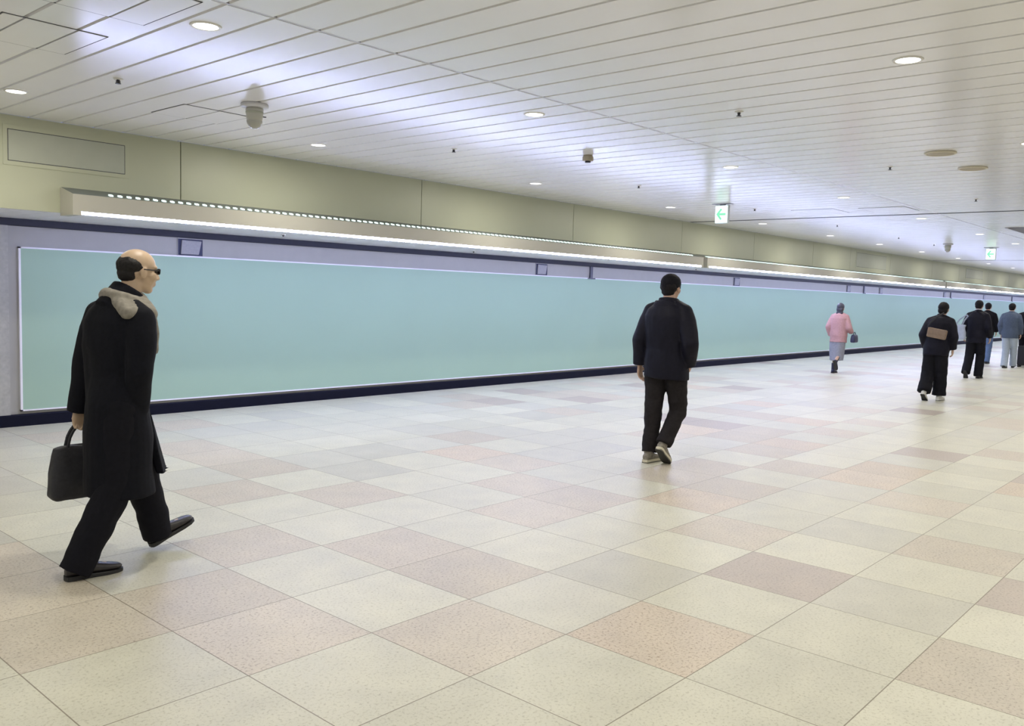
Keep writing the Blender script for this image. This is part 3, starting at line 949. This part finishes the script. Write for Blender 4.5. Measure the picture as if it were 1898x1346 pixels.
def outfit1(root, K, s, vx, HP, D):
    trousers(root, K, s, vx, D, PM['trouser'], .112, .092, .078, -.01, .006)
    top(root, K, s, vx, D, PM['coat'], 'coat', -.47, (.200, .175), .030, (.084, .070, .060), .03, .007, V(.01, 0, 0), 'long black overcoat', .086)
    # open front flap of the coat
    bm = bmesh.new()
    A = [V(.17, .06, .80), V(.21, .05, .62), V(.275, .03, .49), V(.285, -.02, .475), V(.20, -.10, .47), V(.165, -.10, .62), V(.15, -.06, .80)]
    lo = [bm.verts.new(p * s) for p in A]; hi = [bm.verts.new(p * s + V(-.03, .025, .004)) for p in A]
    bm.faces.new(lo); bm.faces.new(hi[::-1])
    for i in range(len(A)): bm.faces.new((lo[i], lo[(i + 1) % len(A)], hi[(i + 1) % len(A)], hi[i]))
    fused('coat_flap', bm, PM['coat'], root, vx, 2)
    # grey-beige scarf over the shoulders
    bm = bmesh.new()
    n = D['neck0'].lerp(D['neck1'], .35)
    for k in range(16):
        t0, t1 = k / 16 * 2 * math.pi, (k + 1) / 16 * 2 * math.pi
        def q(t): return n + (D['frS'] * math.cos(t) * .088 + D['latS'] * math.sin(t) * .092 + D['sp'] * (-.03 * math.cos(t) - .01)) * s
        capsule(bm, q(t0), .030 * s, q(t1), .030 * s, 10)
    for y in (-.05, .045):
        p = D['che'] + D['frS'] * .13 * s + D['latS'] * y * s
        loft(bm, [(p + D['sp'] * .04 * s, D['latS'] * .05 * s, D['frS'] * .018 * s), (p - D['sp'] * .1 * s + D['frS'] * .025 * s, D['latS'] * .055 * s, D['frS'] * .018 * s), (p - D['sp'] * .21 * s + D['frS'] * .02 * s, D['latS'] * .055 * s, D['frS'] * .014 * s)], 16, 3)
    for k in range(7):
        q0 = D['che'] + D['latS'] * (-.03 - .022 * k) * s + D['frS'] * (.075 - .004 * k) * s + D['sp'] * (.075 - .012 * k) * s
        capsule(bm, q0, .042 * s, q0 - D['frS'] * .13 * s - D['sp'] * (.0) * s, .036 * s, 12)
    fused('scarf', bm, PM['scarf'], root, vx, 3, .005, 14)['label'] = 'grey-beige scarf'
    hair_cap(root, HP, D['Rh'], s, PM['hairgrey'], vx, [((-.045, 0, .022), (.070, .081, .058)), ((-.02, 0, .012), (.078, .080, .036)), ((-.055, 0, -.02), (.05, .062, .05))], 'hair', 'dark hair round the back and sides')
    bm = bmesh.new()
    for y in (-1, 1):
        loft(bm, [(HP(.088, y * .034, .008), D['Rh'] @ V(0, .021, 0) * s, D['Rh'] @ V(0, 0, .016) * s), (HP(.092, y * .033, .008), D['Rh'] @ V(0, .021, 0) * s, D['Rh'] @ V(0, 0, .016) * s)], 20, 3)
        capsule(bm, HP(.085, y * .056, .012), .003 * s, HP(-.005, y * .082, .008), .003 * s, 8)
    capsule(bm, HP(.092, -.014, .012), .003 * s, HP(.092, .014, .012), .003 * s, 8)
    obj('glasses', bm, PM['lens'], root)['label'] = 'dark-rimmed glasses'


P1 = make_person('older man in a long black overcoat striding right with a black bag', (1.965, 4.485, 0), 0.0, J1, 1.0, .0065, PM['skinpale'], outfit1)
t = thing('briefcase', 'soft black briefcase held low behind the man in the long coat', 'bag', (1.935, 4.775, .32), math.radians(-4))
bm = bmesh.new(); soft_bag(bm, .40, .285, .12, .05); fused('body', bm, PM['bagblack'], t, .006, 4, .006, 9)
bm = bmesh.new()
for y in (-.022, .022): arc_handle(bm, V(-.115, y, .265), V(.04, y, .27), .135, .008)
fused('handle', bm, PM['bagblack'], t, .004, 1)
bm = bmesh.new(); capsule(bm, V(-.16, 0, .262), .006, V(-.10, 0, .286), .006, 8); capsule(bm, V(-.10, 0, .286), .006, V(.10, 0, .287), .006, 8); capsule(bm, V(.10, 0, .287), .006, V(.16, 0, .262), .006, 8)
obj('zip', bm, PM['soledark'], t)

# ---- man in the black knit cap, centre: walking away, right leg mid-swing, right hand in the jacket pocket
J2 = dict(hipL=V(-.01, .088, .89), hipR=V(.02, -.088, .88), knL=V(-.03, .09, .48), knR=V(.09, -.095, .47),
          ftL=dict(p=V(-.10, .075, .087), dir=V(1, -.02, 0)), ftR=dict(p=V(-.125, -.085, .185), dir=V(.70, .10, -.52)),
          shL=V(.0, .18, 1.385), shR=V(.0, -.18, 1.385), elL=V(-.05, .245, 1.10), elR=V(-.06, -.268, 1.10), wrL=V(-.02, .265, .87), wrR=V(.07, -.20, .90),
          head=V(.03, 0, 1.578), hrot=rotZ(.0) @ rotY(.04),
          handL=dict(d=V(.12, 0, -1), side=V(1, 0, 0), palm=V(0, -1, 0), curl=.55), handR=dict(d=V(.6, .35, -.5), side=V(.5, .5, .6), palm=V(0, 1, 0), curl=.6),
          shoe=(PM['sneaker'], PM['soleCream'], 'sneaker'))


def outfit2(root, K, s, vx, HP, D):
    trousers(root, K, s, vx, D, PM['brown'], .110, .080, .070, .052, .010)
    top(root, K, s, vx, D, PM['jacket'], 'jacket', -.115, (.205, .165), -.0 + .042, (.090, .076, .060), .0, .008, None, 'padded black jacket', .09)
    bm = bmesh.new()
    n = D['neck0'].lerp(D['neck1'], .3)
    loft(bm, [(n - D['frS'] * .055 * s - D['sp'] * .075 * s, D['latS'] * .09 * s, D['frS'] * .035 * s), (n - D['frS'] * .065 * s - D['sp'] * .03 * s, D['latS'] * .12 * s, D['frS'] * .05 * s), (n - D['frS'] * .05 * s + D['sp'] * .02 * s, D['latS'] * .10 * s, D['frS'] * .05 * s)], 20)
    fused('hood', bm, PM['jacket'], root, vx, 3, .006, 10)
    hair_cap(root, HP, D['Rh'], s, PM['hair'], vx, [((-.04, 0, .01), (.074, .081, .07)), ((-.05, 0, -.035), (.05, .062, .05))])
    bm = bmesh.new()
    Rh = D['Rh']
    rings = []
    for z, r in ((-.005, .97), (.028, 1.0), (.045, 1.02), (.075, .93), (.10, .74), (.118, .46), (.126, .16)):
        rings.append((HP(-.012, 0, z), Rh @ V(0, .085 * r, 0) * s, Rh @ V(.104 * r, 0, 0) * s))
    loft(bm, rings, 28)
    fused('cap', bm, PM['black'], root, vx, 3, .002, 20)['label'] = 'black knit cap'


P2 = make_person('man in a black knit cap, padded jacket and sneakers walking away at the centre', (6.70, 4.11, 0), 0.0, J2, 1.0, .0065, PM['skin'], outfit2)

# ---- woman in pink, beyond: walking away along the billboard
J3 = dict(hipL=V(.0, .085, .90), hipR=V(.0, -.085, .90), knL=V(.07, .06, .49), knR=V(.03, -.06, .47),
          ftL=dict(p=V(-.10, .04, .087), dir=V(1, 0, 0)), ftR=dict(p=V(-.24, -.07, .30), dir=V(.6, 0, -.9)),
          shL=V(.02, .165, 1.36), shR=V(.02, -.165, 1.36), elL=V(-.06, .23, 1.09), elR=V(-.02, -.25, 1.09), wrL=V(.08, .22, .90), wrR=V(.15, -.24, .99),
          head=V(.05, 0, 1.555), hrot=rotY(.06),
          handL=dict(d=V(.3, 0, -1), side=V(1, 0, 0), palm=V(0, -1, 0), curl=.6), handR=dict(d=V(1, .1, .1), side=V(0, .3, 1), palm=V(0, 1, 0), curl=.9),
          shoe=(PM['boot'], PM['soledark'], 'boot'))


def outfit3(root, K, s, vx, HP, D):
    top(root, K, s, vx, D, PM['pink'], 'cardigan', -.16, (.20, .16), .04, (.085, .075, .062), .0, .006, None, 'loose pink cardigan', .07)
    bm = bmesh.new()
    p = D['pel']
    loft(bm, [(p + V(-.03, 0, -.60) * s, Yv * .155 * s, X * .16 * s), (p + V(-.01, 0, -.42) * s, Yv * .175 * s, X * .155 * s), (p + V(0, 0, -.2) * s, Yv * .185 * s, X * .145 * s), (p + V(0, 0, .0) * s, Yv * .172 * s, X * .132 * s), (p + V(0, 0, .16) * s, Yv * .15 * s, X * .115 * s)], 28)
    fused('skirt', bm, PM['skirt'], root, vx, 3, .02, 6, (1, 1, .15))['label'] = 'grey midi skirt'
    hair_cap(root, HP, D['Rh'], s, PM['hairblue'], vx, [((-.02, 0, .03), (.102, .085, .092)), ((-.05, 0, -.04), (.065, .085, .09)), ((-.055, 0, -.13), (.05, .085, .09))], 'hair', 'long dark hair')


P3 = make_person('woman in a pink cardigan and grey skirt walking by the billboard', (18.22, 7.0, 0), 0.0, J3, .885, .009, PM['skin'], outfit3)
t = thing('handbag', 'navy handbag carried on the arm of the woman in pink', 'bag', (18.37, 6.72, .66), math.radians(5))
bm = bmesh.new(); soft_bag(bm, .30, .17, .10, .03); fused('body', bm, PM['bagnavy'], t, .008, 3)
bm = bmesh.new(); arc_handle(bm, V(-.08, 0, .16), V(.08, 0, .16), .06, .008); fused('handle', bm, PM['bagnavy'], t, .006, 1)

# ---- person in wide black trousers and white sneakers
J4 = dict(hipL=V(.0, .085, .89), hipR=V(.0, -.085, .89), knL=V(-.02, .10, .48), knR=V(.06, -.08, .48),
          ftL=dict(p=V(-.22, .085, .155), dir=V(.75, .02, -.5)), ftR=dict(p=V(.06, -.075, .09), dir=V(1, -.05, 0)),
          shL=V(.04, .14, 1.37), shR=V(.04, -.20, 1.37), elL=V(-.05, .205, 1.11), elR=V(.0, -.255, 1.10), wrL=V(.06, .19, .90), wrR=V(.10, -.23, .90),
          head=V(.09, -.05, 1.565), hrot=rotY(.10),
          handL=dict(d=V(.2, 0, -1), side=V(1, 0, 0), palm=V(0, -1, 0), curl=.6), handR=dict(d=V(.2, 0, -1), side=V(1, 0, 0), palm=V(0, 1, 0), curl=.6),
          shoe=(PM['white'], PM['white'], 'sneaker'))


def outfit4(root, K, s, vx, HP, D):
    trousers(root, K, s, vx, D, PM['black'], .115, .105, .112, .045, .007, 'wide black trousers')
    top(root, K, s, vx, D, PM['jacket'], 'jacket', -.12, (.20, .16), .045, (.092, .08, .062), .0, .007, None, None, .075)
    hair_cap(root, HP, D['Rh'], s, PM['hair'], vx, [((-.018, 0, .03), (.104, .086, .092)), ((-.05, 0, -.03), (.06, .078, .07))])


P4 = make_person('person in wide black trousers and white sneakers walking away at right', (14.52, 4.03, 0), 0.0, J4, .92, .009, PM['skin'], outfit4)
t = thing('shoulder_bag', 'small brown shoulder bag across the back of the person in white sneakers', 'bag', (14.33, 3.985, .985), math.radians(90))
RB = Matrix.Rotation(-.16, 4, 'Y')
bm = bmesh.new(); box(bm, -.13, .15, -.035, .035, 0, .15); bevel(bm, .02, 3); bm.transform(RB); obj('body', bm, PM['bagbrown'], t)
bm = bmesh.new(); box(bm, -.125, .145, .034, .044, .06, .148); bevel(bm, .004, 2); bm.transform(RB); obj('flap', bm, PM['bagbrown'], t)
bm = bmesh.new(); loft(bm, [(V(.145, 0, .165), Z * .012, Yv * .004), (V(.10, -.01, .25), V(.008, 0, .010), Yv * .004), (V(.02, -.02, .33), V(.010, 0, .008), Yv * .004), (V(-.07, -.05, .40), V(.010, 0, .006), Yv * .004)], 10)
obj('strap', bm, PM['bagblack'], t)

# ---- person in a dark suit with a pale tote
J5 = dict(hipL=V(.0, .085, .90), hipR=V(.0, -.085, .90), knL=V(-.02, .10, .49), knR=V(.07, -.09, .49),
          ftL=dict(p=V(-.22, .10, .15), dir=V(.55, .0, -.75)), ftR=dict(p=V(.0, -.09, .087), dir=V(1, -.1, 0)),
          shL=V(.02, .175, 1.375), shR=V(.02, -.175, 1.375), elL=V(-.01, .245, 1.11), elR=V(-.04, -.235, 1.10), wrL=V(.06, .255, .90), wrR=V(.12, -.24, .90),
          head=V(.06, 0, 1.572), hrot=rotY(.06),
          handL=dict(d=V(.1, 0, -1), side=V(1, 0, 0), palm=V(0, -1, 0), curl=1.1), handR=dict(d=V(.2, 0, -1), side=V(1, 0, 0), palm=V(0, 1, 0), curl=.6),
          shoe=(PM['shoe'], PM['soledark'], 'oxford'))


def outfit5(root, K, s, vx, HP, D):
    trousers(root, K, s, vx, D, PM['black'], .11, .092, .09, .0, .006)
    top(root, K, s, vx, D, PM['jacket'], 'suit_jacket', -.14, (.195, .15), .035, (.085, .072, .058), .0, .006, None, 'black suit jacket', .072)
    bm = bmesh.new(); n0, n1 = D['neck0'], D['neck1']
    cone(bm, n0.lerp(n1, .55), .073 * s, n0.lerp(n1, .92), .066 * s); fused('collar', bm, PM['mask'], root, vx, 1)['label'] = 'pale shirt collar'
    hair_cap(root, HP, D['Rh'], s, PM['hair'], vx, [((-.018, 0, .032), (.102, .084, .090)), ((-.05, 0, -.02), (.056, .07, .062))])


P5 = make_person('person in a black suit with a pale blue tote bag, walking away', (19.93, 4.77, 0), 0.0, J5, .965, .009, PM['skin'], outfit5)
t = thing('tote_bag', 'pale blue tote bag hung from the left shoulder of the person in the black suit', 'bag', (19.65, 5.06, .80), math.radians(78))
bm = bmesh.new(); soft_bag(bm, .32, .31, .09, .0); fused('body', bm, PM['tote'], t, .008, 2, .008, 7)
bm = bmesh.new()
for y in (-.02, .02): chain(bm, [(V(.07, y, .28), .007), (V(.0, y - .05, .42), .007), (V(-.09, y - .14, .52), .007), (V(-.12, y - .13, .49), .007), (V(-.10, y - .04, .40), .007), (V(-.07, y, .28), .007)])
fused('handles', bm, PM['tote'], t, .006, 1)

# ---- person in blue jeans hidden behind the suit
J6 = dict(hipL=V(.0, .085, .90), hipR=V(.0, -.085, .90), knL=V(.08, .08, .49), knR=V(.03, -.08, .48),
          ftL=dict(p=V(.16, .08, .09), dir=V(1, 0, 0)), ftR=dict(p=V(-.10, -.08, .09), dir=V(1, 0, 0)),
          shL=V(.0, .18, 1.375), shR=V(.0, -.18, 1.375), elL=V(-.05, .225, 1.1), elR=V(.03, -.225, 1.1), wrL=V(.06, .215, .88), wrR=V(.14, -.215, .90),
          head=V(.04, 0, 1.572), hrot=rotY(.04), handL=J5['handR'] | dict(palm=V(0, -1, 0)), handR=J5['handR'], shoe=(PM['shoe'], PM['soledark'], 'sneaker'))


def outfit6(tr, jk):
    def f(root, K, s, vx, HP, D):
        trousers(root, K, s, vx, D, PM[tr], .11, .088, .082, .0, .006)
        top(root, K, s, vx, D, PM[jk], 'jacket', -.12, (.19, .15), .035, (.085, .072, .058), .0, .006, None, None, .07)
        hair_cap(root, HP, D['Rh'], s, PM['hair'], vx, [((-.018, 0, .032), (.102, .084, .090)), ((-.05, 0, -.02), (.056, .07, .062))])
    return f


P6 = make_person('person in blue jeans mostly hidden behind the black-suited walker', (25.4, 5.85, 0), 0.0, J6, .95, .010, PM['skin'], outfit6('bluejean', 'black'))
J7 = dict(J6); J7['ftL'] = dict(p=V(-.12, .06, .09), dir=V(1, 0, 0)); J7['ftR'] = dict(p=V(.24, -.07, .10), dir=V(1, 0, .2)); J7['knL'] = V(.02, .07, .48); J7['knR'] = V(.15, -.08, .50)
P7 = make_person('person in pale jeans and a slate blue jacket near the right edge', (24.15, 5.03, 0), 0.0, J7, .95, .010, PM['skin'], outfit6('palejean', 'bluejacket'))
J8 = dict(J6); J8['wrR'] = V(-.22, -.20, .86); J8['elR'] = V(-.12, -.25, 1.1); J8['handR'] = dict(d=V(-.3, 0, -1), side=V(1, 0, 0), palm=V(0, 1, 0), curl=1.1)
P8 = make_person('person in black clothes pulling a suitcase, cut off by the right edge', (25.45, 4.93, 0), 0.0, J8, .96, .010, PM['skin'], outfit6('black', 'black'))
t = thing('suitcase', 'black upright suitcase rolling behind the person at the right edge', 'suitcase', (25.0, 4.80, 0))
bm = bmesh.new(); box(bm, -.11, .11, -.19, .19, .045, .54); bevel(bm, .03, 3); obj('shell', bm, PM['case'], t)
for x in (-.08, .08):
    for y in (-.15, .15):
        bm = bmesh.new(); capsule(bm, V(x, y - .012, .024), .0235, V(x, y + .012, .024), .0235, 14); cone(bm, V(x, y, .024), .012, V(x, y, .06), .014, 10); obj('wheel', bm, PM['soledark'], t)
bm = bmesh.new()
for y in (-.08, .08): cone(bm, V(.07, y, .53), .008, V(.15, y, .78), .008, 10)
capsule(bm, V(.15, -.08, .78), .012, V(.15, .08, .78), .012, 12)
obj('handle', bm, PM['greymetal'] if 'greymetal' in PM else MT['greymetal'], t)
